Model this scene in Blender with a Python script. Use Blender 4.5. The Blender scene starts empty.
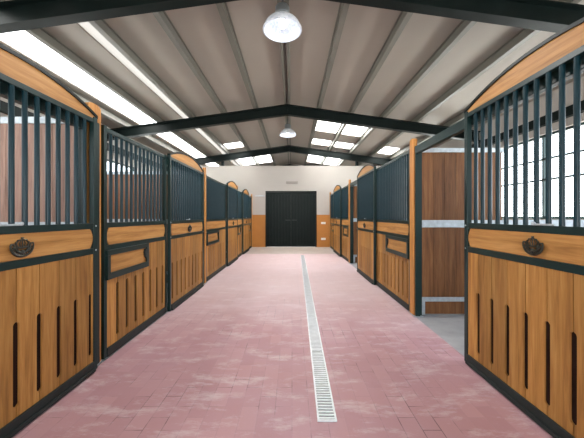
import bpy, bmesh, math, random
from mathutils import Vector, Matrix
random.seed(4)
SC = bpy.context.scene
COL = SC.collection
PI = math.pi

# ------------------------------------------------------------------ materials
MATS = {}
def new_mat(name):
    m = bpy.data.materials.new(name); m.use_nodes = True
    nt = m.node_tree; nt.nodes.clear()
    out = nt.nodes.new('ShaderNodeOutputMaterial')
    b = nt.nodes.new('ShaderNodeBsdfPrincipled')
    nt.links.new(b.outputs[0], out.inputs[0])
    MATS[name] = m
    return m, nt, b, out
def N(nt, typ, **kw):
    n = nt.nodes.new(typ)
    for k, v in kw.items():
        if k in n.inputs: n.inputs[k].default_value = v
        else: setattr(n, k, v)
    return n
def ramp(nt, stops):
    r = nt.nodes.new('ShaderNodeValToRGB')
    e = r.color_ramp.elements
    while len(e) < len(stops): e.new(0.5)
    for i, (p, c) in enumerate(stops):
        e[i].position = p; e[i].color = (*c, 1)
    return r
def lin(r, g, b):
    f = lambda c: ((c/255+0.055)/1.055)**2.4 if c > 10 else c/255/12.92
    return (f(r), f(g), f(b))
def coords(nt, scale=(1,1,1), rot=(0,0,0), loc=(0,0,0)):
    tc = nt.nodes.new('ShaderNodeTexCoord'); mp = nt.nodes.new('ShaderNodeMapping')
    mp.inputs['Scale'].default_value = scale; mp.inputs['Rotation'].default_value = rot
    mp.inputs['Location'].default_value = loc
    nt.links.new(tc.outputs['Object'], mp.inputs[0])
    return mp
def mix(nt, a, b, fac, blend='MIX'):
    m = nt.nodes.new('ShaderNodeMix'); m.data_type = 'RGBA'; m.blend_type = blend
    for sock, v in ((m.inputs[0], fac), (m.inputs[6], a), (m.inputs[7], b)):
        if hasattr(v, 'links') or isinstance(v, bpy.types.NodeSocket): nt.links.new(v, sock)
        elif isinstance(v, tuple): sock.default_value = (*v, 1)
        else: sock.default_value = v
    return m.outputs[2]

def wood(name, dark, mid, light, axis, rough=0.42, island=0.5):
    """grain running along axis (0 x, 1 y, 2 z)"""
    m, nt, b, out = new_mat(name)
    sc = [14, 14, 14]; sc[axis] = 0.9
    mp = coords(nt, tuple(sc))
    geo = nt.nodes.new('ShaderNodeNewGeometry')
    add = N(nt, 'ShaderNodeVectorMath', operation='ADD')
    mul = N(nt, 'ShaderNodeMath', operation='MULTIPLY'); mul.inputs[1].default_value = 37.0
    nt.links.new(geo.outputs['Random Per Island'], mul.inputs[0])
    nt.links.new(mp.outputs[0], add.inputs[0]); nt.links.new(mul.outputs[0], add.inputs[1])
    n1 = N(nt, 'ShaderNodeTexNoise', Scale=1.6, Detail=6.0, Roughness=0.62, Distortion=0.5)
    nt.links.new(add.outputs[0], n1.inputs['Vector'])
    n2 = N(nt, 'ShaderNodeTexNoise', Scale=7.0, Detail=3.0, Roughness=0.5)
    nt.links.new(add.outputs[0], n2.inputs['Vector'])
    r = ramp(nt, [(0.28, dark), (0.5, mid), (0.75, light)])
    nt.links.new(n1.outputs[0], r.inputs[0])
    r2 = ramp(nt, [(0.3, (0.72, 0.68, 0.64)), (0.6, (1, 1, 1))])
    nt.links.new(n2.outputs[0], r2.inputs[0])
    c = mix(nt, r.outputs[0], r2.outputs[0], 0.5, 'MULTIPLY')
    r3 = ramp(nt, [(0.0, (1-0.36*island,)*3), (1.0, (1+0.16*island,)*3)])
    nt.links.new(geo.outputs['Random Per Island'], r3.inputs[0])
    c = mix(nt, c, r3.outputs[0], 1.0, 'MULTIPLY')
    nt.links.new(c, b.inputs['Base Color'])
    b.inputs['Roughness'].default_value = rough + 0.08
    b.inputs['Specular IOR Level'].default_value = 0.28
    bp = N(nt, 'ShaderNodeBump', Strength=0.12, Distance=0.002)
    nt.links.new(n1.outputs[0], bp.inputs['Height']); nt.links.new(bp.outputs[0], b.inputs['Normal'])
    return m
def plain(name, col, rough=0.5, metal=0.0, var=0.12, vscale=3.0, bump=0.0, bscale=60):
    m, nt, b, out = new_mat(name)
    mp = coords(nt)
    n = N(nt, 'ShaderNodeTexNoise', Scale=vscale, Detail=5.0, Roughness=0.6)
    nt.links.new(mp.outputs[0], n.inputs['Vector'])
    r = ramp(nt, [(0.3, tuple(c*(1-var) for c in col)), (0.7, tuple(min(1, c*(1+var)) for c in col))])
    nt.links.new(n.outputs[0], r.inputs[0]); nt.links.new(r.outputs[0], b.inputs['Base Color'])
    b.inputs['Roughness'].default_value = rough; b.inputs['Metallic'].default_value = metal
    if bump:
        n2 = N(nt, 'ShaderNodeTexNoise', Scale=float(bscale), Detail=3.0)
        nt.links.new(mp.outputs[0], n2.inputs['Vector'])
        bp = N(nt, 'ShaderNodeBump', Strength=bump, Distance=0.004)
        nt.links.new(n2.outputs[0], bp.inputs['Height']); nt.links.new(bp.outputs[0], b.inputs['Normal'])
    return m

M_OAK  = wood('honey_oak_upright', lin(132,88,42), lin(174,123,63), lin(196,148,84), 2, 0.45, 0.9)
M_OAKH = wood('honey_oak_level', lin(140,96,48), lin(176,126,68), lin(196,148,88), 1, 0.45, 0.3)
M_POST = wood('honey_oak_post', lin(144,92,40), lin(186,128,64), lin(202,148,82), 2, 0.42, 0.2)
M_BROWN = wood('brown_stained_boards', lin(92,56,30), lin(126,83,48), lin(146,104,66), 2, 0.45, 0.5)
M_BACK = wood('dark_stained_backing', lin(22,9,3), lin(36,15,6), lin(48,22,10), 2, 0.85, 0.2)
def paint(name, col, rough, spec, var=0.15):
    m = plain(name, col, rough, 0.0, var, 4.0)
    m.node_tree.nodes['Principled BSDF'].inputs['Specular IOR Level'].default_value = spec
    return m
M_GREEN = paint('dark_green_paint', lin(18,40,39), 0.36, 0.3)
M_BAR = paint('dark_green_bar_paint', lin(13,42,50), 0.3, 0.28)
M_BEAM = paint('black_green_beam_paint', lin(10,19,18), 0.45, 0.15, 0.3)
M_DOOR = paint('far_door_paint', lin(11,21,20), 0.42, 0.15, 0.25)
M_EMER = plain('pale_grey_plastic', lin(140,134,129), 0.5, 0.0, 0.03)
M_HANDLE = plain('dark_grey_metal', lin(70,74,76), 0.4, 0.6, 0.1)
M_BROWN_LIT = wood('sky_lit_brown_boards', lin(126,98,84), lin(158,126,112), lin(176,146,132), 2, 0.45, 0.5)  # brown boards again, with pale sky light put into the colour
M_GRATE = plain('bright_galvanised_grate', lin(232,236,240), 0.35, 0.05, 0.1, 14.0)
M_GALV = plain('galvanised_steel', lin(176,184,190), 0.45, 0.55, 0.2, 14.0)
M_BRONZE = plain('antique_bronze', lin(52,52,44), 0.28, 0.4, 0.5, 110.0)
M_WHITE = plain('white_plaster', lin(168,162,156), 0.85, 0.0, 0.03, 1.2, 0.08, 40)
M_OCHRE = plain('ochre_paint', lin(172,112,46), 0.6, 0.0, 0.07, 2.0, 0.05, 40)
M_DECK = plain('roof_lining', lin(148,140,131), 0.55, 0.0, 0.03, 1.0)
M_PURLIN = plain('grey_purlin_paint', lin(98,96,88), 0.5, 0.0, 0.1, 2.0)
M_CONC = plain('grey_concrete', lin(158,158,160), 0.7, 0.0, 0.14, 4.0, 0.15, 50)
M_APRON = plain('pale_concrete', lin(186,174,166), 0.6, 0.0, 0.08, 3.0, 0.1, 50)
M_RUBBER = plain('black_rubber', lin(20,30,29), 0.6, 0.0, 0.2, 10.0)
M_PLASTIC = plain('white_plastic', lin(226,224,220), 0.4, 0.0, 0.03, 5.0)
M_LAMPMETAL = plain('grey_lamp_housing', lin(120,124,126), 0.35, 0.6, 0.1, 8.0)

# lamp reflector: faceted silvery white
m, nt, b, out = new_mat('prismatic_reflector')
mp = coords(nt)
v = N(nt, 'ShaderNodeTexVoronoi', Scale=34.0); nt.links.new(mp.outputs[0], v.inputs['Vector'])
r = ramp(nt, [(0.0, lin(196,206,222)), (1.0, lin(236,240,246))]); nt.links.new(v.outputs['Color'], r.inputs[0])
nt.links.new(r.outputs[0], b.inputs['Base Color'])
b.inputs['Roughness'].default_value = 0.25; b.inputs['Metallic'].default_value = 0.15
bp = N(nt, 'ShaderNodeBump', Strength=0.5, Distance=0.01); nt.links.new(v.outputs['Distance'], bp.inputs['Height'])
nt.links.new(bp.outputs[0], b.inputs['Normal'])
M_REFL = m
m, nt, b, out = new_mat('lamp_bulb_glow')
b.inputs['Base Color'].default_value = (1,1,1,1)
b.inputs['Emission Color'].default_value = (0.9,0.95,1,1); b.inputs['Emission Strength'].default_value = 5.0
M_BULB = m

# brick paving, laid lengthwise, dusty and worn
m, nt, b, out = new_mat('red_brick_paving')
mp = coords(nt, (1,1,1), (0,0,PI/2))
br = nt.nodes.new('ShaderNodeTexBrick')
br.inputs['Scale'].default_value = 1.0
br.inputs['Brick Width'].default_value = 0.225; br.inputs['Row Height'].default_value = 0.118
br.inputs['Mortar Size'].default_value = 0.0028; br.inputs['Mortar Smooth'].default_value = 0.2
br.inputs['Color1'].default_value = (*lin(190,147,149),1); br.inputs['Color2'].default_value = (*lin(179,135,138),1)
br.inputs['Mortar'].default_value = (*lin(178,138,141),1)
nt.links.new(mp.outputs[0], br.inputs['Vector'])
mo = coords(nt)
# dark gaps in the joints come and go
nj = N(nt, 'ShaderNodeTexNoise', Scale=1.7, Detail=4.0, Roughness=0.7); nt.links.new(mo.outputs[0], nj.inputs['Vector'])
rj = ramp(nt, [(0.5, (0,0,0)), (0.62, (1,1,1))]); nt.links.new(nj.outputs[0], rj.inputs[0])
jm = N(nt, 'ShaderNodeMath', operation='MULTIPLY'); nt.links.new(br.outputs['Fac'], jm.inputs[0]); nt.links.new(rj.outputs[0], jm.inputs[1])
c = mix(nt, br.outputs['Color'], lin(96,72,74), jm.outputs[0])
# broad mottling
n1 = N(nt, 'ShaderNodeTexNoise', Scale=0.9, Detail=6.0, Roughness=0.65); nt.links.new(mo.outputs[0], n1.inputs['Vector'])
r1 = ramp(nt, [(0.35, (0,0,0)), (0.7, (1,1,1))]); nt.links.new(n1.outputs[0], r1.inputs[0])
f1 = N(nt, 'ShaderNodeMath', operation='MULTIPLY'); f1.inputs[1].default_value = 0.5; nt.links.new(r1.outputs[0], f1.inputs[0])
c = mix(nt, c, lin(190,158,172), f1.outputs[0])
# pale dusty scuffs
ms = coords(nt, (0.8,2.2,1))
n2 = N(nt, 'ShaderNodeTexNoise', Scale=2.6, Detail=10.0, Roughness=0.78, Distortion=0.2); nt.links.new(ms.outputs[0], n2.inputs['Vector'])
r2 = ramp(nt, [(0.51, (0,0,0)), (0.64, (1,1,1))]); nt.links.new(n2.outputs[0], r2.inputs[0])
f2 = N(nt, 'ShaderNodeMath', operation='MULTIPLY'); f2.inputs[1].default_value = 0.6; nt.links.new(r2.outputs[0], f2.inputs[0])
c = mix(nt, c, lin(214,198,204), f2.outputs[0])
# paler stretch further in: dust, plus the brighter aisle light painted in
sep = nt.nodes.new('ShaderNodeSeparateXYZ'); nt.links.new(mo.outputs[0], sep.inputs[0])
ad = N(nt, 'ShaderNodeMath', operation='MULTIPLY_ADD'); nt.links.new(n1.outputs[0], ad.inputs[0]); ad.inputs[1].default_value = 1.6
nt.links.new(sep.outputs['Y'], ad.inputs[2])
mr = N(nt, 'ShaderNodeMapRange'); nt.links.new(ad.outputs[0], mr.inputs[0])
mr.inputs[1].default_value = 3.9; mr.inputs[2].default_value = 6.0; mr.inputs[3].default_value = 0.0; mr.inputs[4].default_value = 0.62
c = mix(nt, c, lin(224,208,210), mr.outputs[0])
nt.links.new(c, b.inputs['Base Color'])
b.inputs['Roughness'].default_value = 0.62
b.inputs['Specular IOR Level'].default_value = 0.3
ib = N(nt, 'ShaderNodeMath', operation='MULTIPLY'); ib.inputs[1].default_value = -1.0; nt.links.new(br.outputs['Fac'], ib.inputs[0])
bp = N(nt, 'ShaderNodeBump', Strength=0.25, Distance=0.003); nt.links.new(ib.outputs[0], bp.inputs['Height'])
nt.links.new(bp.outputs[0], b.inputs['Normal'])
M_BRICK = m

# translucent roof sheets, the narrow one grimier
def sheet(name, c):
    m, nt, b, out = new_mat(name)
    nt.nodes.remove(b)
    tr = N(nt, 'ShaderNodeBsdfTranslucent'); tr.inputs[0].default_value = (*c, 1)
    df = N(nt, 'ShaderNodeBsdfDiffuse'); df.inputs[0].default_value = (0.7,0.7,0.68,1)
    mx = nt.nodes.new('ShaderNodeMixShader'); mx.inputs[0].default_value = 0.25
    nt.links.new(tr.outputs[0], mx.inputs[1]); nt.links.new(df.outputs[0], mx.inputs[2]); nt.links.new(mx.outputs[0], out.inputs[0])
    return m
M_SKYL = sheet('translucent_sheet', (0.7,0.7,0.68))
M_SKYL_OLD = sheet('grimy_translucent_sheet', (0.045,0.043,0.04))
# window glass
m, nt, b, out = new_mat('window_glass')
nt.nodes.remove(b)
tp = N(nt, 'ShaderNodeBsdfTransparent'); tp.inputs[0].default_value = (0.93,0.96,0.97,1)
gl = N(nt, 'ShaderNodeBsdfGlossy'); gl.inputs['Roughness'].default_value = 0.02
mx = nt.nodes.new('ShaderNodeMixShader'); mx.inputs[0].default_value = 0.05
nt.links.new(tp.outputs[0], mx.inputs[1]); nt.links.new(gl.outputs[0], mx.inputs[2])
nt.links.new(mx.outputs[0], out.inputs[0])
M_GLASS = m

# ------------------------------------------------------------------ mesh helpers
class MB:
    def __init__(s): s.bm = bmesh.new()
    def box(s, x0, x1, y0, y1, z0, z1, bev=0.0):
        if x0 > x1: x0, x1 = x1, x0
        v = [s.bm.verts.new(p) for p in ((x0,y0,z0),(x1,y0,z0),(x1,y1,z0),(x0,y1,z0),(x0,y0,z1),(x1,y0,z1),(x1,y1,z1),(x0,y1,z1))]
        fs = [s.bm.faces.new([v[i] for i in q]) for q in ((0,3,2,1),(4,5,6,7),(0,1,5,4),(1,2,6,5),(2,3,7,6),(3,0,4,7))]
        if bev > 0:
            es = list({e for f in fs for e in f.edges})
            bmesh.ops.bevel(s.bm, geom=es, offset=bev, segments=2, affect='EDGES', profile=0.6)
        return s
    def prism(s, pts, axis, a, b):
        """polygon in the plane across axis, extruded from a to b; pts are the other two coordinates in order"""
        def P(p, t):
            q = [0,0,0]; o = [i for i in range(3) if i != axis]
            q[axis] = t; q[o[0]] = p[0]; q[o[1]] = p[1]; return q
        A = [s.bm.verts.new(P(p, a)) for p in pts]; B = [s.bm.verts.new(P(p, b)) for p in pts]
        s.bm.faces.new(A); s.bm.faces.new(list(reversed(B)))
        n = len(pts)
        for i in range(n):
            s.bm.faces.new([A[i], A[(i+1)%n], B[(i+1)%n], B[i]])
        return s
    def tube(s, pts, r, seg=8, closed=False, cap=True):
        pts = [Vector(p) for p in pts]; n = len(pts); rings = []
        rr = r if isinstance(r, (list, tuple)) else [r]*n
        up = None
        for i, p in enumerate(pts):
            if closed: t = pts[(i+1)%n] - pts[i-1]
            else: t = (pts[min(i+1,n-1)] - pts[max(i-1,0)])
            t.normalize()
            if up is None:
                up = Vector((1,0,0)) if abs(t.x) < 0.9 else Vector((0,1,0))
            u = (up - t*up.dot(t)).normalized(); w = t.cross(u); up = u
            rings.append([s.bm.verts.new(p + (u*math.cos(2*PI*k/seg) + w*math.sin(2*PI*k/seg))*rr[i]) for k in range(seg)])
        for i in range(n if closed else n-1):
            a, b2 = rings[i], rings[(i+1)%n]
            for k in range(seg):
                s.bm.faces.new([a[k], a[(k+1)%seg], b2[(k+1)%seg], b2[k]])
        if cap and not closed:
            s.bm.faces.new(list(reversed(rings[0]))); s.bm.faces.new(rings[-1])
        return s
    def lathe(s, prof, seg=32, center=(0,0,0)):
        """prof: (radius, z) list; surface of revolution around z"""
        c = Vector(center); rings = []
        for r, z in prof:
            if r < 1e-6: rings.append([s.bm.verts.new(c + Vector((0,0,z)))])
            else: rings.append([s.bm.verts.new(c + Vector((r*math.cos(2*PI*k/seg), r*math.sin(2*PI*k/seg), z))) for k in range(seg)])
        for a, b2 in zip(rings, rings[1:]):
            for k in range(seg):
                k2 = (k+1) % seg
                if len(a) == 1 and len(b2) == 1: continue
                if len(a) == 1: s.bm.faces.new([a[0], b2[k2], b2[k]])
                elif len(b2) == 1: s.bm.faces.new([a[k], a[k2], b2[0]])
                else: s.bm.faces.new([a[k], a[k2], b2[k2], b2[k]])
        return s
    def ball(s, c, r, sx=1, sy=1, sz=1):
        mat = Matrix.Translation(c) @ Matrix.Diagonal((sx, sy, sz, 1))
        bmesh.ops.create_uvsphere(s.bm, u_segments=12, v_segments=8, radius=r, matrix=mat); return s
    def mesh(s, name, mat, smooth=False):
        bmesh.ops.recalc_face_normals(s.bm, faces=s.bm.faces[:])
        me = bpy.data.meshes.new(name); s.bm.to_mesh(me); s.bm.free()
        me.materials.append(mat)
        if smooth:
            me.polygons.foreach_set('use_smooth', [True]*len(me.polygons))
            if hasattr(me, 'set_sharp_from_angle'): me.set_sharp_from_angle(angle=math.radians(38))
        return me
    def build(s, name, mat, parent=None, smooth=False, loc=None):
        o = bpy.data.objects.new(name, s.mesh(name, mat, smooth)); COL.objects.link(o)
        if parent: o.parent = parent
        if loc: o.location = loc
        return o
def inst(name, me, parent, loc=(0,0,0)):
    o = bpy.data.objects.new(name, me); COL.objects.link(o); o.parent = parent; o.location = loc; return o
def thing(name, label, cat, loc=(0,0,0), group=None):
    o = bpy.data.objects.new(name, None); COL.objects.link(o); o.location = loc
    o.empty_display_size = 0.2
    return tag(o, label, cat, group)
def tag(o, label, cat, group=None):
    o['label'] = label; o['category'] = cat
    if group: o['group'] = group
    return o
def struct(o, label=None):
    o['kind'] = 'structure'
    if label: o['label'] = label
    return o

# ------------------------------------------------------------------ setting
XL, XR = -1.75, 1.66          # edges of the paved aisle
WL, WR = -5.25, 5.25          # outer walls
Y0, YF, YE = -3.5, 12.61, 17.6
RX, RZ, SL = -0.13, 4.63, 0.14   # ridge position, lining height there, slope
def deck_z(d): return RZ - SL*abs(d)

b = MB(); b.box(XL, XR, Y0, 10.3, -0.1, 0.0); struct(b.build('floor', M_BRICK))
b = MB(); b.box(XL, XR, 10.3, YF, -0.1, 0.0); struct(b.build('floor_far', M_APRON))
b = MB(); b.box(WL, XL, Y0, YF, -0.1, -0.004); struct(b.build('floor_left', M_CONC))
b = MB(); b.box(XR, WR, Y0, YF, -0.1, -0.004); struct(b.build('floor_right', M_CONC))
b = MB(); b.box(WL, WR, YF+0.14, YE, -0.1, -0.004); struct(b.build('floor_back', M_CONC))

def outer_wall(name, dado_name, x0, x1, inner, wins, top, dz=1.43):
    b = MB(); ys = [Y0]
    def seg(y0, y1, z0, z1, bb): bb.box(x0, x1, y0, y1, z0, z1)
    y = Y0
    for (a, c, z0, z1) in wins:
        seg(y, a, dz, top, b); seg(a, c, dz, z0, b); seg(a, c, z1, top, b); y = c
    seg(y, YE, dz, top, b)
    struct(b.build(name, M_WHITE))
    b = MB(); seg(Y0, YE, 0, dz, b); struct(b.build(dado_name, M_OCHRE))
wins_l = [(-2.6, 1.9, 1.75, 3.0), (2.9, 5.5, 1.75, 3.0), (6.4, 9.7, 1.75, 3.0), (10.2, 12.3, 1.75, 3.0), (13.6, 15.8, 1.75, 3.0)]
wins_r = [(-2.6, 3.4, 1.3, 3.07), (4.2, 7.9, 1.3, 3.07), (8.6, 12.3, 1.3, 3.07), (13.6, 15.8, 1.6, 3.07)]
outer_wall('wall_left', 'wall_left_dado', WL-0.2, WL, WL, wins_l, 3.908)
outer_wall('wall_right', 'wall_right_dado', WR, WR+0.2, WR, wins_r, 3.872, 1.2)
wi = 0
for xs, wins, mull in ((WL-0.1, wins_l, (2.4,)), (WR+0.1, wins_r, (2.125, 2.56))):
    for (a, c, z0, z1) in wins:
        wi += 1
        w = struct(thing('window_%d' % wi, 'window', 'window', (xs, (a+c)/2, z0)))
        del w['label']; del w['category']
        b = MB(); h = z1-z0; L = (c-a)/2
        for q in ((-L, -L+0.05, 0, h), (L-0.05, L, 0, h), (-L+0.05, L-0.05, 0, 0.05), (-L+0.05, L-0.05, h-0.05, h)):
            b.box(-0.04, 0.04, *q)
        for zz in mull: b.box(-0.03, 0.03, -L+0.05, L-0.05, zz-z0-0.02, zz-z0+0.02)
        k = 2
        for i in range(1, k): b.box(-0.028, 0.028, -L+2*L*i/k-0.02, -L+2*L*i/k+0.02, 0.05, h-0.05)
        b.build('window_frame', M_GREEN, w)
        b = MB(); b.box(-0.004, 0.004, -L+0.03, L-0.03, 0.03, h-0.03); b.build('window_pane', M_GLASS, w)

# far wall: ochre dado, white above, doorway
DX0, DX1, DH = -1.17, 1.085, 2.475
b = MB()
for (x0, x1, z0, z1) in ((WL, DX0, 1.425, 3.59), (DX1, WR, 1.425, 3.59), (DX0, DX1, DH, 3.59)):
    b.box(x0, x1, YF, YF+0.14, z0, z1)
struct(b.build('wall_far', M_WHITE))
b = MB(); b.box(WL, DX0, YF, YF+0.14, 0, 1.425); b.box(DX1, WR, YF, YF+0.14, 0, 1.425); struct(b.build('wall_far_dado', M_OCHRE))
b = MB(); b.box(WL, WR, YE, YE+0.2, 0, 4.7); struct(b.build('wall_back', M_WHITE))

# wall behind the camera with its own wide doorway
b = MB()
for (x0, x1, z0, z1) in ((WL, -1.5, 0, 4.7), (1.5, WR, 0, 4.7), (-1.5, 1.5, 2.7, 4.7)): b.box(x0, x1, Y0-0.2, Y0-0.001, z0, z1)
struct(b.build('wall_near', M_WHITE))

# far double door
d = struct(thing('door_1', 'wide dark green double door of ribbed steel in the far white wall', 'door', ((DX0+DX1)/2, YF, 0)))
W = (DX1-DX0)
b = MB()
b.box(-W/2, -W/2+0.05, -0.03, 0.1, 0, DH); b.box(W/2-0.05, W/2, -0.03, 0.1, 0, DH); b.box(-W/2+0.05, W/2-0.05, -0.03, 0.1, DH-0.06, DH)
b.build('door_frame', M_DOOR, d)
for sgn in (-1, 1):
    b = MB(); x0, x1 = (-W/2+0.052, -0.0006) if sgn < 0 else (0.0006, W/2-0.052)
    b.box(x0, x1, 0.0, 0.05, 0.015, DH-0.065)
    n = 8
    for i in range(n):
        xa = x0 + (x1-x0)*(i+0.12)/n; xb = x0 + (x1-x0)*(i+0.88)/n
        b.box(xa, xb, -0.014, 0.001, 0.1, DH-0.15, 0.006)
    lf = b.build('door_leaf', M_DOOR, d)
    b = MB(); b.tube([(sgn*0.06, -0.012, 1.19), (sgn*0.06, -0.06, 1.19), (sgn*0.24, -0.06, 1.19), (sgn*0.24, -0.012, 1.19)], 0.009)
    b.build('door_handle', M_HANDLE, lf, True)
b = MB(); b.box(-1.62, -1.2, YF-0.05, YF-0.001, 2.235, 2.28, 0.004)
tag(b.build('sliding_rail', M_GALV), 'short grey rail on the far wall left of the green double door', 'rail')
e = thing('mounted_emergency_light', 'slim emergency light on the white wall above the green double door', 'light', (0.0, YF-0.002, 2.80))
b = MB(); b.box(-0.26, 0.26, -0.045, 0, 0.0, 0.11, 0.006); b.build('housing', M_EMER, e)
b = MB(); b.box(-0.23, 0.23, -0.065, -0.046, 0.012, 0.095, 0.008); b.build('diffuser', M_EMER, e)
for zz, lab in ((1.06, 'white wall switch on the ochre wall right of the far door, upper of two'), (0.36, 'white wall socket low on the ochre wall right of the far door, lower of two')):
    s_ = thing('wall_switch' if zz > 1 else 'wall_socket', lab, 'switch' if zz > 1 else 'socket', (1.385, YF-0.001, zz))
    b = MB(); b.box(-0.10, 0.10, -0.03, 0, -0.045, 0.045, 0.006); b.build('cover_plate', M_PLASTIC, s_)
    b = MB(); b.box(-0.07, -0.01, -0.038, -0.031, -0.03, 0.03, 0.003); b.box(0.01, 0.07, -0.038, -0.031, -0.03, 0.03, 0.003); b.build('rocker', M_PLASTIC, s_)

# ------------------------------------------------------------------ roof
sky = {-1: [(3.82, 4.30, Y0, YE), (2.765, 3.06, Y0, YE)], 1: []}
for sg in (-1, 1):
    for d0 in (0.96, 1.86):
        sky[sg].append((d0, d0+0.78, 14.4, 16.4))
for d0 in (0.96, 1.86):
    sky[1] += [(d0, d0+0.78, 9.35, 10.45), (d0, d0+0.78, 11.5, 12.35)]
sky[1] += [(3.66, 4.4, 11.2, 12.35)]
sky[-1] += [(1.86, 2.64, 11.5, 12.35)]
b = MB(); wn = wi
EAVE = {-1: 5.12+0.2, 1: 5.38+0.2}
def slab(bb, sg, d0, d1, y0, y1, t0, t1):
    X0, X1 = RX+sg*d0, RX+sg*d1
    pts = [(X0, deck_z(d0)+t0), (X1, deck_z(d1)+t0), (X1, deck_z(d1)+t1), (X0, deck_z(d0)+t1)]
    bb.prism(pts, 1, y0, y1)
for sg in (-1, 1):
    ds = sorted({0, EAVE[sg]} | {v for r_ in sky[sg] for v in r_[:2]})
    ysl = sorted({Y0, YE} | {v for r_ in sky[sg] for v in r_[2:]})
    for i in range(len(ds)-1):
        runs = []
        for j in range(len(ysl)-1):
            cd, cy = (ds[i]+ds[i+1])/2, (ysl[j]+ysl[j+1])/2
            if any(r_[0] < cd < r_[1] and r_[2] < cy < r_[3] for r_ in sky[sg]): continue
            if runs and abs(runs[-1][1]-ysl[j]) < 1e-6: runs[-1][1] = ysl[j+1]
            else: runs.append([ysl[j], ysl[j+1]])
        for a, c in runs: slab(b, sg, ds[i], ds[i+1], a, c, 0.0, 0.06)
struct(b.build('ceiling', M_DECK))
for sg in (-1, 1):
    for (d0, d1, y0, y1) in sky[sg]:
        wn += 1
        bb = MB(); X0, X1 = RX+sg*d0, RX+sg*d1
        vs = [bb.bm.verts.new(p) for p in ((X0,y0,deck_z(d0)+0.03),(X1,y0,deck_z(d1)+0.03),(X1,y1,deck_z(d1)+0.03),(X0,y1,deck_z(d0)+0.03))]
        bb.bm.faces.new(vs)
        struct(bb.build('window_%d' % wn, M_SKYL_OLD if d0 == 2.765 else M_SKYL))

ordn = ['', 'first', 'second', 'third', 'fourth', 'fifth']
for k in range(6):
    for sg in ((-1, 1) if k else (1,)):
        d = 0.9*k; X = RX+sg*d; zt = deck_z(d)-0.002; b = MB()
        if k == 0:
            for s2 in (-1, 1):
                b.box(X+s2*0.03, X+s2*0.085, Y0, YE, zt-0.16, zt-0.014)
            lab = 'grey double ridge purlin running along the peak of the roof'
        else:
            zt -= 0.012
            # top hat section
            b.box(X-0.045, X+0.045, Y0, YE, zt-0.14, zt-0.128)
            for s2 in (-1, 1):
                b.box(X+s2*0.040, X+s2*0.030, Y0, YE, zt-0.128, zt-0.012)
                b.box(X+s2*0.030, X+s2*0.066, Y0, YE, zt-0.012, zt-0.001)
            lab = 'long grey roof purlin, %s from the ridge on the %s slope' % (ordn[k], 'left' if sg < 0 else 'right')
        o = b.build('roof_purlin', M_PURLIN); tag(o, lab, 'purlin', 'purlins under the roof')
beams = [(3.57, 'dark steel roof beam crossing the top of the picture, nearest of all'),
         (7.97, 'dark steel roof beam crossing the middle of the ceiling, second from the camera'),
         (12.5, 'dark steel roof beam just above the top of the far white wall'),
         (17.0, 'dark steel roof beam beyond the far white wall, only its peak showing')]
for yb, lab in beams:
    b = MB(); top0 = RZ-0.165; dep = 0.275
    for (t0, t1, hw) in ((0.0, -0.02, 0.075), (-0.02, -dep+0.02, 0.008), (-dep+0.02, -dep, 0.075)):
        l, r_ = WL+0.02, WR-0.02
        def zz(x): return top0 - SL*abs(x-RX)
        pts = [(l, zz(l)+t0), (RX, top0+t0), (r_, zz(r_)+t0), (r_, zz(r_)+t1), (RX, top0+t1), (l, zz(l)+t1)]
        b.prism(pts, 1, yb-hw, yb+hw)
    b.box(RX-0.008, RX+0.008, yb-0.07, yb+0.07, top0-dep+0.02, top0-0.02)
    tag(b.build('roof_beam', M_BEAM), lab, 'beam', 'portal roof beams')
for sg, X in ((-1, WL+0.07), (1, WR-0.07)):
    b = MB(); b.box(X-0.05, X+0.05, Y0, 12.4, 3.22, 3.40)
    tag(b.build('eaves_beam', M_BEAM), 'dark eaves beam along the top of the outer wall, %s side' % ('left' if sg < 0 else 'right'), 'beam')
for X, sd in ((-3.08, 'left'), (2.88, 'right')):
    b = MB(); b.box(X-0.06, X+0.06, YF+0.02, YF+0.12, 3.592, deck_z(X-RX)-0.17)
    tag(b.build('stub_post', M_BEAM), 'short dark stub post on top of the far white wall, %s one' % sd, 'post')

# ------------------------------------------------------------------ lamps
def lamp(y, lab, rod_top, watts):
    rim = 3.945
    L = thing('pendant_lamp', lab, 'lamp', (RX-0.005, y, rim), 'pendant lamps along the ridge')
    R = 0.262
    b = MB(); prof = []
    for i in range(15):
        a = i/14*PI/2*0.93
        prof.append((R*math.cos(a), 0.20*math.sin(a)))
    inner = [(max(r_-0.008, 0.02), z-0.006) for r_, z in prof]
    b.lathe([(R+0.012, 0.0), (R+0.012, 0.012)] + prof + list(reversed(inner)) + [(R+0.012, 0.0)], 40)
    b.build('reflector', M_REFL, L, True)
    b = MB(); b.lathe([(0, 0.185), (0.055, 0.188), (0.075, 0.21), (0.10, 0.235), (0.10, 0.315), (0.08, 0.345), (0.03, 0.355), (0, 0.355)], 28); b.build('gear_housing', M_LAMPMETAL, L, True)
    b = MB(); b.lathe([(0, 0.035), (0.035, 0.045), (0.052, 0.08), (0.045, 0.12), (0.028, 0.16), (0.028, 0.183), (0, 0.183)], 20); b.build('bulb', M_BULB, L, True)
    b = MB(); b.tube([(0,0,0.353), (0,0,rod_top-rim)], 0.016); b.build('hanging_rod', M_LAMPMETAL, L, True)
    li = bpy.data.lights.new('bulb_light', 'SPOT'); li.energy = watts; li.spot_size = math.radians(150); li.spot_blend = 0.35
    li.shadow_soft_size = 0.05; li.color = (1.0, 0.98, 0.95)
    lo = bpy.data.objects.new('bulb_light', li); COL.objects.link(lo); lo.parent = L; lo.location = (0, 0, -0.03)
lamp(3.98, 'silvery dome pendant lamp at the top of the picture, near lamp', 4.465, 150)
lamp(9.1, 'small looking dome pendant lamp between the second and third roof beams', 4.465, 240)

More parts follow.
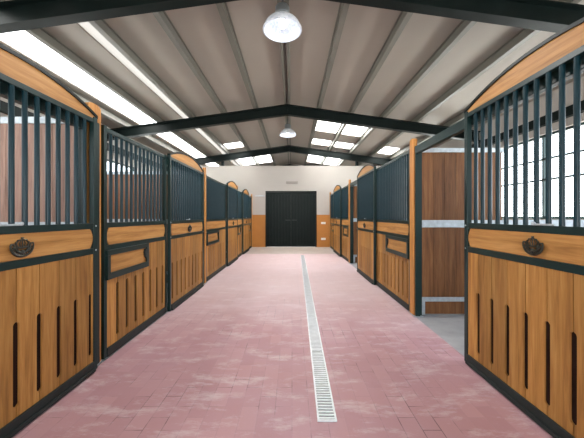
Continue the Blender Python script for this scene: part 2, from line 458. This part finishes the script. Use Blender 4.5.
# ------------------------------------------------------------------ drain
ang = -0.0165
D = thing('drain_channel', 'narrow galvanised slot drain running down the red brick floor', 'drain', (0.232, 1.87, 0.0)); D.rotation_euler.z = ang
Ld = 8.0
b = MB(); b.box(-0.064, 0.064, 0, Ld, 0.0005, 0.002); b.build('channel_bed', M_RUBBER, D)
gl = 1.0
gb = MB()
for x in (-0.064, 0.052): gb.box(x, x+0.012, 0.0, gl-0.006, 0.002, 0.012)
for y in (0.0, gl-0.018): gb.box(-0.052, 0.052, y, y+0.012, 0.002, 0.012)
n = 31
for i in range(n):
    y = 0.022 + i*(gl-0.05)/n
    gb.box(-0.052, 0.052, y, y+0.0145, 0.004, 0.011)
gm = gb.mesh('grating', M_GRATE)
for i in range(int(Ld/gl)): inst('grating', gm, D, (0, i*gl, 0))

# ------------------------------------------------------------------ stall fronts
BARR = 0.0155
_barcache = {}
def bar_mesh(z0, z1):
    k = (round(z0,3), round(z1,3))
    if k not in _barcache:
        b = MB(); b.tube([(0,0,z0), (0,0,z1)], BARR, 12); _barcache[k] = b.mesh('bar', M_BAR, True)
    return _barcache[k]
def plank_panel(sg, L, z0, z1, slots, s0, s1, d0, d1, zlow=None):
    """upright boards between -L and L meeting at the slot positions; rounded slots between s0 and s1"""
    b = MB(); hw = 0.0215; g = 0.003
    edges = [-L] + slots + [L]
    for i in range(len(edges)-1):
        y0, y1 = edges[i], edges[i+1]; pts = []
        l_open, r_open = i > 0, i < len(edges)-2
        a0, a1 = y0+(g if l_open else 0), y1-(g if r_open else 0)
        pts.append((a0, z0)); pts.append((a1, z0))
        def arc(yc, sign, up):
            out = []
            for k in range(5):
                t = k/4*PI/2
                out.append((yc + sign*hw*math.sin(t), (s0 + hw*(1-math.cos(t))) if up else (s1 - hw*(1-math.cos(t)))))
            return out
        if r_open:
            lower = [p for p in arc(y1, -1, True)]; lower[0] = (a1, s0)
            upper = [p for p in arc(y1, -1, False)][::-1]; upper[-1] = (a1, s1)
            pts += lower + upper
        pts.append((a1, z1)); pts.append((a0, z1))
        if l_open:
            upper = [p for p in arc(y0, 1, False)]; upper[0] = (a0, s1)
            lower = [p for p in arc(y0, 1, True)][::-1]; lower[-1] = (a0, s0)
            pts += upper + lower
        b.prism(pts, 0, sg*d0, sg*d1)
    return b
def crest_board(sg, L, z0, z1, d0, d1):
    r = 0.05; pts = []
    for cy, sy in ((L, 1), (-L, -1)):
        seq = [(cy, z0+r*0.55), (cy, z1-r*0.55)] if sy > 0 else [(cy, z1-r*0.55), (cy, z0+r*0.55)]
        h = z1-z0
        for k in range(9):
            t = k/8
            z = (z0 + h*t) if sy > 0 else (z1 - h*t)
            bulge = 0.035*(1-(2*t-1)**2)
            pts.append((cy - sy*0.035 + sy*bulge, z))
    b = MB(); b.prism(pts, 0, sg*d0, sg*d1); return b
def emblem(sg, parent, z, y=0.0, sc=1.0):
    b = MB(); X = -sg*0.006
    def P(u, v): return (X, y+u*sc, z+v*sc)
    # curled ribbon forming the bowl
    for rr, off, rad in ((0.083, 0.018, 0.006), (0.056, 0.018, 0.0055)):
        pts = [P(rr*math.cos(t), off+rr*0.9*math.sin(t)) for t in [PI + PI*k/14 for k in range(15)]]
        b.tube(pts, [0.003 + rad*math.sin(PI*k/14)**0.5 if 0 < k < 14 else 0.004 for k in range(15)], 7)
    for k in range(2, 13):
        t = PI + PI*k/14
        b.tube([P(0.080*math.cos(t), 0.018+0.072*math.sin(t)), P(0.058*math.cos(t), 0.018+0.052*math.sin(t))], 0.003, 6)
    for s in (-1, 1):
        # wing scrolls
        b.tube([P(s*0.085, 0.012), P(s*0.078, 0.028), P(s*0.062, 0.026), P(s*0.056, 0.012), P(s*0.064, 0.0), P(s*0.07, 0.006)], [0.004,0.006,0.006,0.005,0.005,0.003], 7)
        b.tube([P(s*0.02, -0.03), P(s*0.04, -0.005), P(s*0.04, 0.02)], [0.004,0.006,0.003], 7)
        # crown side arches
        b.tube([P(s*0.034, 0.004), P(s*0.046, 0.03), P(s*0.03, 0.05), P(0, 0.056)], [0.005,0.0055,0.005,0.004], 7)
        b.tube([P(s*0.014, 0.004), P(s*0.02, 0.03), P(s*0.012, 0.048), P(0, 0.056)], 0.003, 7)
    b.tube([P(-0.036, 0.004), P(0, 0.0), P(0.036, 0.004)], 0.007, 7)
    b.tube([P(0, 0.0), P(0, 0.07)], 0.004, 7)
    b.tube([P(-0.009, 0.068), P(0.009, 0.068)], 0.0035, 7)
    b.ball(P(0, 0.058), 0.008); b.ball(P(0, -0.03), 0.016, 0.6, 1, 1)
    for s in (-1, 1): b.ball(P(s*0.045, 0.036), 0.006); b.ball(P(s*0.03, 0.05), 0.006)
    return b.build('emblem', M_BRONZE, parent, True)

def front(kind, sg, face, y0, y1, top, label, slots_at=None, detail=True, name=None, cat=None, group=None):
    """door: arched sliding door; panel: fixed front with a feed hatch. depth runs away from the aisle"""
    yc, L = (y0+y1)/2, (y1-y0)/2
    T = thing(name, label, cat, (sg*face, yc, 0.0), group)
    D = 0.042 if kind == 'door' else 0.046
    SW = 0.046
    X = lambda d: sg*d
    ztop = top
    # stiles
    for e in (-1, 1):
        b = MB(); b.box(X(0), X(D), *sorted((e*L, e*(L-SW))), 0.012, ztop+0.015, 0.003); b.build('stile', M_GREEN, T)
    il = L-SW
    rails = [(1.245, 1.292), (1.025, 1.075), (ztop-0.038, ztop)]
    for z0, z1 in rails:
        b = MB(); b.box(X(0.003), X(D-0.003), -il, il, z0, z1, 0.002); b.build('rail', M_GREEN, T)
    b = MB(); b.box(X(-0.006), X(D-0.003), -il, il, 0.012, 0.095, 0.004); (b.box(X(-0.02), X(-0.006), -il, il, 0.012, 0.04, 0.003) if kind == 'door' else None); b.build('kick_rail', M_RUBBER, T)
    # crest board behind dark backing
    b = MB(); b.box(X(0.016), X(0.024), -il, il, 1.075, 1.245); b.build('backing_plate', M_GREEN, T)
    cb = crest_board(sg, il-0.006, 1.078, 1.242, 0.006, 0.016).build('crest_board', M_OAKH, T)
    # boards with slots
    pitch = 0.166
    if slots_at: slots = [s-yc for s in slots_at if y0+0.06 < s < y1-0.06]
    else:
        n = int((2*il)/pitch); off = (2*il - n*pitch)/2
        slots = [-il+off+pitch*i for i in range(n+1)]
        slots = [s for s in slots if -il+0.05 < s < il-0.05]
    plank_panel(sg, il, 0.095, 1.025, sorted(slots), 0.16, 0.69, 0.008, 0.021).build('plank_panel', M_OAK, T)
    b = MB(); b.box(X(0.0213), X(0.036), -il, il, 0.095, 1.025); b.build('backing_board', M_BACK, T)
    # bars
    zb0, zb1 = 1.292, ztop-0.038
    nb = max(2, int(round(2*il/0.0865))); me = bar_mesh(zb0, zb1)
    for i in range(1, nb):
        inst('bar', me, T, (X(D/2), -il + 2*il*i/nb, 0))
    if kind == 'door':
        # arched top board and its bent steel band
        ze, zp = ztop+0.012, ztop+0.148
        def arcz(y, o=0): 
            h = zp-ze; R = (L*L+h*h)/(2*h); return zp - R + math.sqrt(max(R*R-y*y, 0)) + o
        n = 28
        ysr = [L - 2*L*i/n for i in range(n+1)]
        pts = [(-(L-0.002), ztop+0.0005), (L-0.002, ztop+0.0005)] + [(y*(L-0.002)/L, max(arcz(y), ztop+0.004)) for y in ysr]
        b = MB(); b.prism(pts, 0, X(0.008), X(D-0.008)); b.build('arch_board', M_OAKH, T)
        pts = [(y, arcz(y, 0.0005)) for y in ysr] + [(y, arcz(y, 0.024)) for y in reversed(ysr)]
        b = MB(); b.prism(pts, 0, X(-0.003), X(D)); b.build('arch_band', M_BEAM, T)
        emblem(sg, cb, 1.152, 0.0, 0.94)
        b = MB()
        for e in (-1, 1):
            for zz in (1.058, 1.268): 
                b.ball((X(-0.001), e*(L-0.021), zz), 0.008, 0.6, 1, 1)
        b.build('bolt', M_GALV, T, True)
        b = MB(); b.box(X(-0.008), X(0.002), -il*0.22, -il*0.02, 1.292, 1.304, 0.002)
        b.ball((X(0.0), -il*0.0, 1.304), 0.013); b.build('latch', M_GALV, T)
    else:
        hl = min(0.95, (2*il)*0.62)
        h0, h1 = -L+0.02, -L+0.02+hl
        zt, zl = 1.028, 0.748
        H = MB()
        H.box(X(-0.024), X(0.007), h0, h1, zt-0.05, zt, 0.003); H.box(X(-0.024), X(0.007), h0, h1, zl, zl+0.06, 0.003)
        H.box(X(-0.024), X(0.007), h0, h0+0.045, zl+0.06, zt-0.05); H.box(X(-0.024), X(0.007), h1-0.045, h1, zl+0.06, zt-0.05)
        hh = H.build('feed_hatch', M_GREEN, T)
        b = MB(); b.box(X(-0.006), X(0.006), h0+0.046, h1-0.046, zl+0.061, zt-0.051); b.build('hatch_board', M_OAKH, hh)
        b = MB(); b.prism([(h1-0.046, zt-0.06), (h1-0.046, zt-0.19), (h1-0.085, zt-0.15), (h1-0.10, zt-0.10), (h1-0.085, zt-0.06)], 0, X(-0.03), X(-0.0065)); b.build('hatch_latch', M_RUBBER, hh)
    return T

LTOP, RTOP = 2.20, 2.295
pitchL = [1.781+0.164*k for k in range(-4, 5)]
DG, PG = 'arched sliding stable doors', 'fixed stall fronts with feed hatches'
front('door', -1, 1.715, 1.10, 2.514, LTOP, 'arched oak stable door with dark bars cut off by the left picture edge', pitchL, name='stable_door', cat='stable door', group=DG)
front('door', -1, 1.715, 4.01, 5.53, LTOP, 'arched oak stable door second on the left, just past the first feed hatch', name='stable_door', cat='stable door', group=DG)
front('door', -1, 1.715, 7.62, 9.03, LTOP, 'arched oak stable door third along the left side', name='stable_door', cat='stable door', group=DG)
front('door', -1, 1.715, 10.06, 11.4, LTOP, 'arched oak stable door farthest on the left, next to the far wall', name='stable_door', cat='stable door', group=DG)
front('panel', -1, 1.758, 2.665, 4.005, LTOP-0.005, 'flat topped stall front on the left with the nearest feed hatch', [2.885+0.1675*k for k in range(7)], name='stall_screen', cat='stall front', group=PG)
front('panel', -1, 1.758, 5.83, 7.61, LTOP-0.005, 'flat topped stall front with feed hatch, second along the left side', name='stall_screen', cat='stall front', group=PG)
front('panel', -1, 1.758, 9.2, 10.055, LTOP-0.005, 'narrow stall front with feed hatch between the last two left doors', name='stall_screen', cat='stall front', group=PG)
front('panel', -1, 1.758, 11.41, 12.415, LTOP-0.005, 'last stall front on the left, against the far wall', name='stall_screen', cat='stall front', group=PG)
front('door', 1, 1.600, 1.13, 2.648, RTOP, 'arched oak stable door slid open at the right picture edge', [2.465-0.167*k for k in range(8)], name='stable_door', cat='stable door', group=DG)
front('door', 1, 1.600, 5.56, 7.02, RTOP, 'arched oak stable door in the middle of the right side', name='stable_door', cat='stable door', group=DG)
front('door', 1, 1.600, 9.45, 11.0, RTOP, 'arched oak stable door farthest on the right, near the far wall', name='stable_door', cat='stable door', group=DG)
front('panel', 1, 1.656, 4.005, 5.72, RTOP-0.005, 'flat topped stall front with feed hatch beyond the open doorway on the right', name='stall_screen', cat='stall front', group=PG)
front('panel', 1, 1.656, 8.34, 9.68, RTOP-0.005, 'flat topped stall front with feed hatch, second along the right side', name='stall_screen', cat='stall front', group=PG)
front('panel', 1, 1.656, 11.02, 12.3, RTOP-0.005, 'last stall front on the right, against the far wall', name='stall_screen', cat='stall front', group=PG)

# posts between stalls: steel jamb with an oak cap
def post(sg, face, y0, y1, ztop, lab, jamb=0.035, strip=False):
    T = thing('stall_post', lab, 'post', (sg*face, (y0+y1)/2, 0), 'posts between the stalls')
    L = (y1-y0)/2; b = MB(); X = lambda d: sg*d
    n = 8; pts = [(-L, 0.0), (L, 0.0)] + [(L*math.cos(PI*k/n), ztop-0.03+0.03*math.sin(PI*k/n)) for k in range(n+1)]
    b.prism(pts, 0, X(0), X(0.045)); b.build('oak_cap', M_POST, T)
    if strip:
        b = MB(); b.box(X(-0.006), X(-0.0005), L-0.10, L-0.028, 0.0125, 2.2); b.build('cover_strip', M_GREEN, T)
    b = MB(); b.box(X(0.0455), X(0.11), -L, L, 0, ztop-0.1); b.box(X(0.012), X(0.072), -L-jamb, -L-0.0005, 0, ztop-0.12, 0.003); b.build('steel_jamb', M_GREEN, T)
    b = MB(); b.box(X(-0.01), X(0.1105), -L-jamb-0.01, L+0.01, 0, 0.012); b.build('foot_plate', M_GALV, T)
post(-1, 1.766, 2.47, 2.635, 2.36, 'oak capped post showing as a thin strip beside the nearest left door', 0.03, True)
post(-1, 1.745, 5.70, 5.80, 2.34, 'slim oak capped post just past the second left door')
post(-1, 1.745, 9.09, 9.18, 2.34, 'slim oak capped post just past the third left door')
post(-1, 1.745, 12.46, 12.54, 2.34, 'slim oak capped post at the left end of the far wall')
post(1, 1.650, 3.86, 3.995, 2.42, 'tall oak capped post beside the open doorway on the right')
post(1, 1.650, 8.17, 8.32, 2.42, 'tall oak capped post at the second gap on the right side')
post(1, 1.650, 12.36, 12.52, 2.42, 'tall oak capped post at the right end of the far wall')
# header rails the doors hang from
for sg, face, zt, spans in ((-1, 1.765, LTOP, ((-0.5, 2.43, 'above the nearest left door'), (4.015, 5.66, 'above the second left door'), (7.63, 9.05, 'above the third left door'), (10.07, 11.4, 'above the farthest left door'))),
                            (1, 1.652, RTOP, ((-0.5, 3.815, 'over the open doorway on the right'), (5.74, 8.12, 'over the middle right door and the gap beyond it'), (9.70, 11.0, 'above the farthest right door')))):
    for y0, y1, where in spans:
        b = MB(); b.box(sg*face, sg*(face+0.05), y0, y1, zt-0.105, zt-0.005, 0.004)
        tag(b.build('header_rail', M_GREEN), 'dark green sliding track ' + where, 'track', 'tracks the doors hang from')

# partitions between stalls: boards in galvanised channels
def partition(sg, y, xa, xb, zt, lab, mat=None, low=False):
    mat = mat or M_BROWN
    T = thing('stall_partition', lab, 'partition', (sg*xa, y, 0), 'board partitions between the stalls')
    L = xb-xa; X = lambda d: sg*d
    n = int(L/0.142); bw = (L-0.03)/n
    for nm, z0, z1 in ((('upper_boards', 1.30, zt-0.06), ('lower_boards', 0.245, 1.20)) if not low else (('lower_boards', 0.245, 1.20),)):
        b = MB()
        for i in range(n): b.box(X(0.015+i*bw+0.0012), X(0.015+(i+1)*bw-0.0012), 0.008, 0.04, z0, z1, 0.003)
        b.build(nm, mat, T)
    for nm, z0, z1 in ((('top_channel', zt-0.06, zt), ('middle_channel', 1.20, 1.30), ('bottom_channel', 0.185, 0.245)) if not low else (('top_channel', 1.20, 1.30), ('bottom_channel', 0.185, 0.245))):
        b = MB(); b.box(X(0.0), X(L), -0.004, 0.052, z0, z1, 0.003); b.build(nm, M_GALV, T)
    b = MB(); b.box(X(0.062), X(L-0.06), 0.012, 0.04, 0.012, 0.184); b.build('kick_board', mat, T)
    b = MB(); b.box(X(0.0), X(0.06), 0.0, 0.05, 0.0, 0.184, 0.003); b.box(X(L-0.055), X(L), 0.0, 0.05, 0.0, 0.184, 0.003); b.build('channel_foot', M_GALV, T)
partition(1, 3.905, 1.765, 2.90, 2.29, 'brown board partition with galvanised channels seen in the open doorway on the right')
partition(1, 3.905, 2.905, 5.2, 1.30, 'low board partition topped by a galvanised channel behind the open right door', None, True)
partition(1, 8.23, 1.765, 5.2, 2.29, 'brown board partition seen through the second gap on the right')
partition(-1, 2.60, 1.89, 5.2, 2.26, 'brown board partition, painted sky-lit pale, behind the bars of the nearest left door', M_BROWN_LIT)
partition(-1, 5.74, 1.87, 5.2, 2.26, 'brown board partition behind the bars of the first left stall front')
partition(-1, 9.12, 1.87, 5.2, 2.26, 'brown board partition behind the bars of the third left door')

# ------------------------------------------------------------------ daylight
wd = bpy.data.worlds.new('daylight'); SC.world = wd; wd.use_nodes = True
nt = wd.node_tree; bg = nt.nodes['Background']
tc = nt.nodes.new('ShaderNodeTexCoord'); sp = nt.nodes.new('ShaderNodeSeparateXYZ'); nt.links.new(tc.outputs['Generated'], sp.inputs[0])
mr = nt.nodes.new('ShaderNodeMapRange'); mr.inputs[1].default_value = -1; mr.inputs[2].default_value = 1; nt.links.new(sp.outputs['Z'], mr.inputs[0])
r = ramp(nt, [(0.0, (1.5,1.42,1.32)), (0.48, (2.1,2.05,1.95)), (0.52, (0.9,0.95,1.0)), (1.0, (0.62,0.8,1.0))])
nt.links.new(mr.outputs[0], r.inputs[0]); nt.links.new(r.outputs[0], bg.inputs[0])
bg.inputs[1].default_value = 4.5
sun = bpy.data.lights.new('sun', 'SUN'); sun.energy = 38.0; sun.angle = math.radians(1.0); sun.color = (1.0, 0.96, 0.9)
so = bpy.data.objects.new('sun', sun); COL.objects.link(so); so.rotation_euler = (math.radians(-8), math.radians(12), 0)

# ------------------------------------------------------------------ camera
cam = bpy.data.cameras.new('camera'); co = bpy.data.objects.new('camera', cam); COL.objects.link(co)
co.location = (0, 0, 1.35); co.rotation_euler = (PI/2, 0, 0)
cam.sensor_fit = 'HORIZONTAL'; cam.sensor_width = 36.0; cam.lens = 285/584*36
cam.shift_y = -2.5/584; cam.clip_start = 0.05
SC.camera = co
SC.cycles.max_bounces = 10; SC.cycles.diffuse_bounces = 6; SC.cycles.transparent_max_bounces = 12
SC.cycles.use_denoising = True
SC.view_settings.view_transform = 'Standard'; SC.view_settings.look = 'None'
SC.view_settings.gamma = 1.0; SC.view_settings.use_curve_mapping = False
SC.view_settings.exposure = 0.8
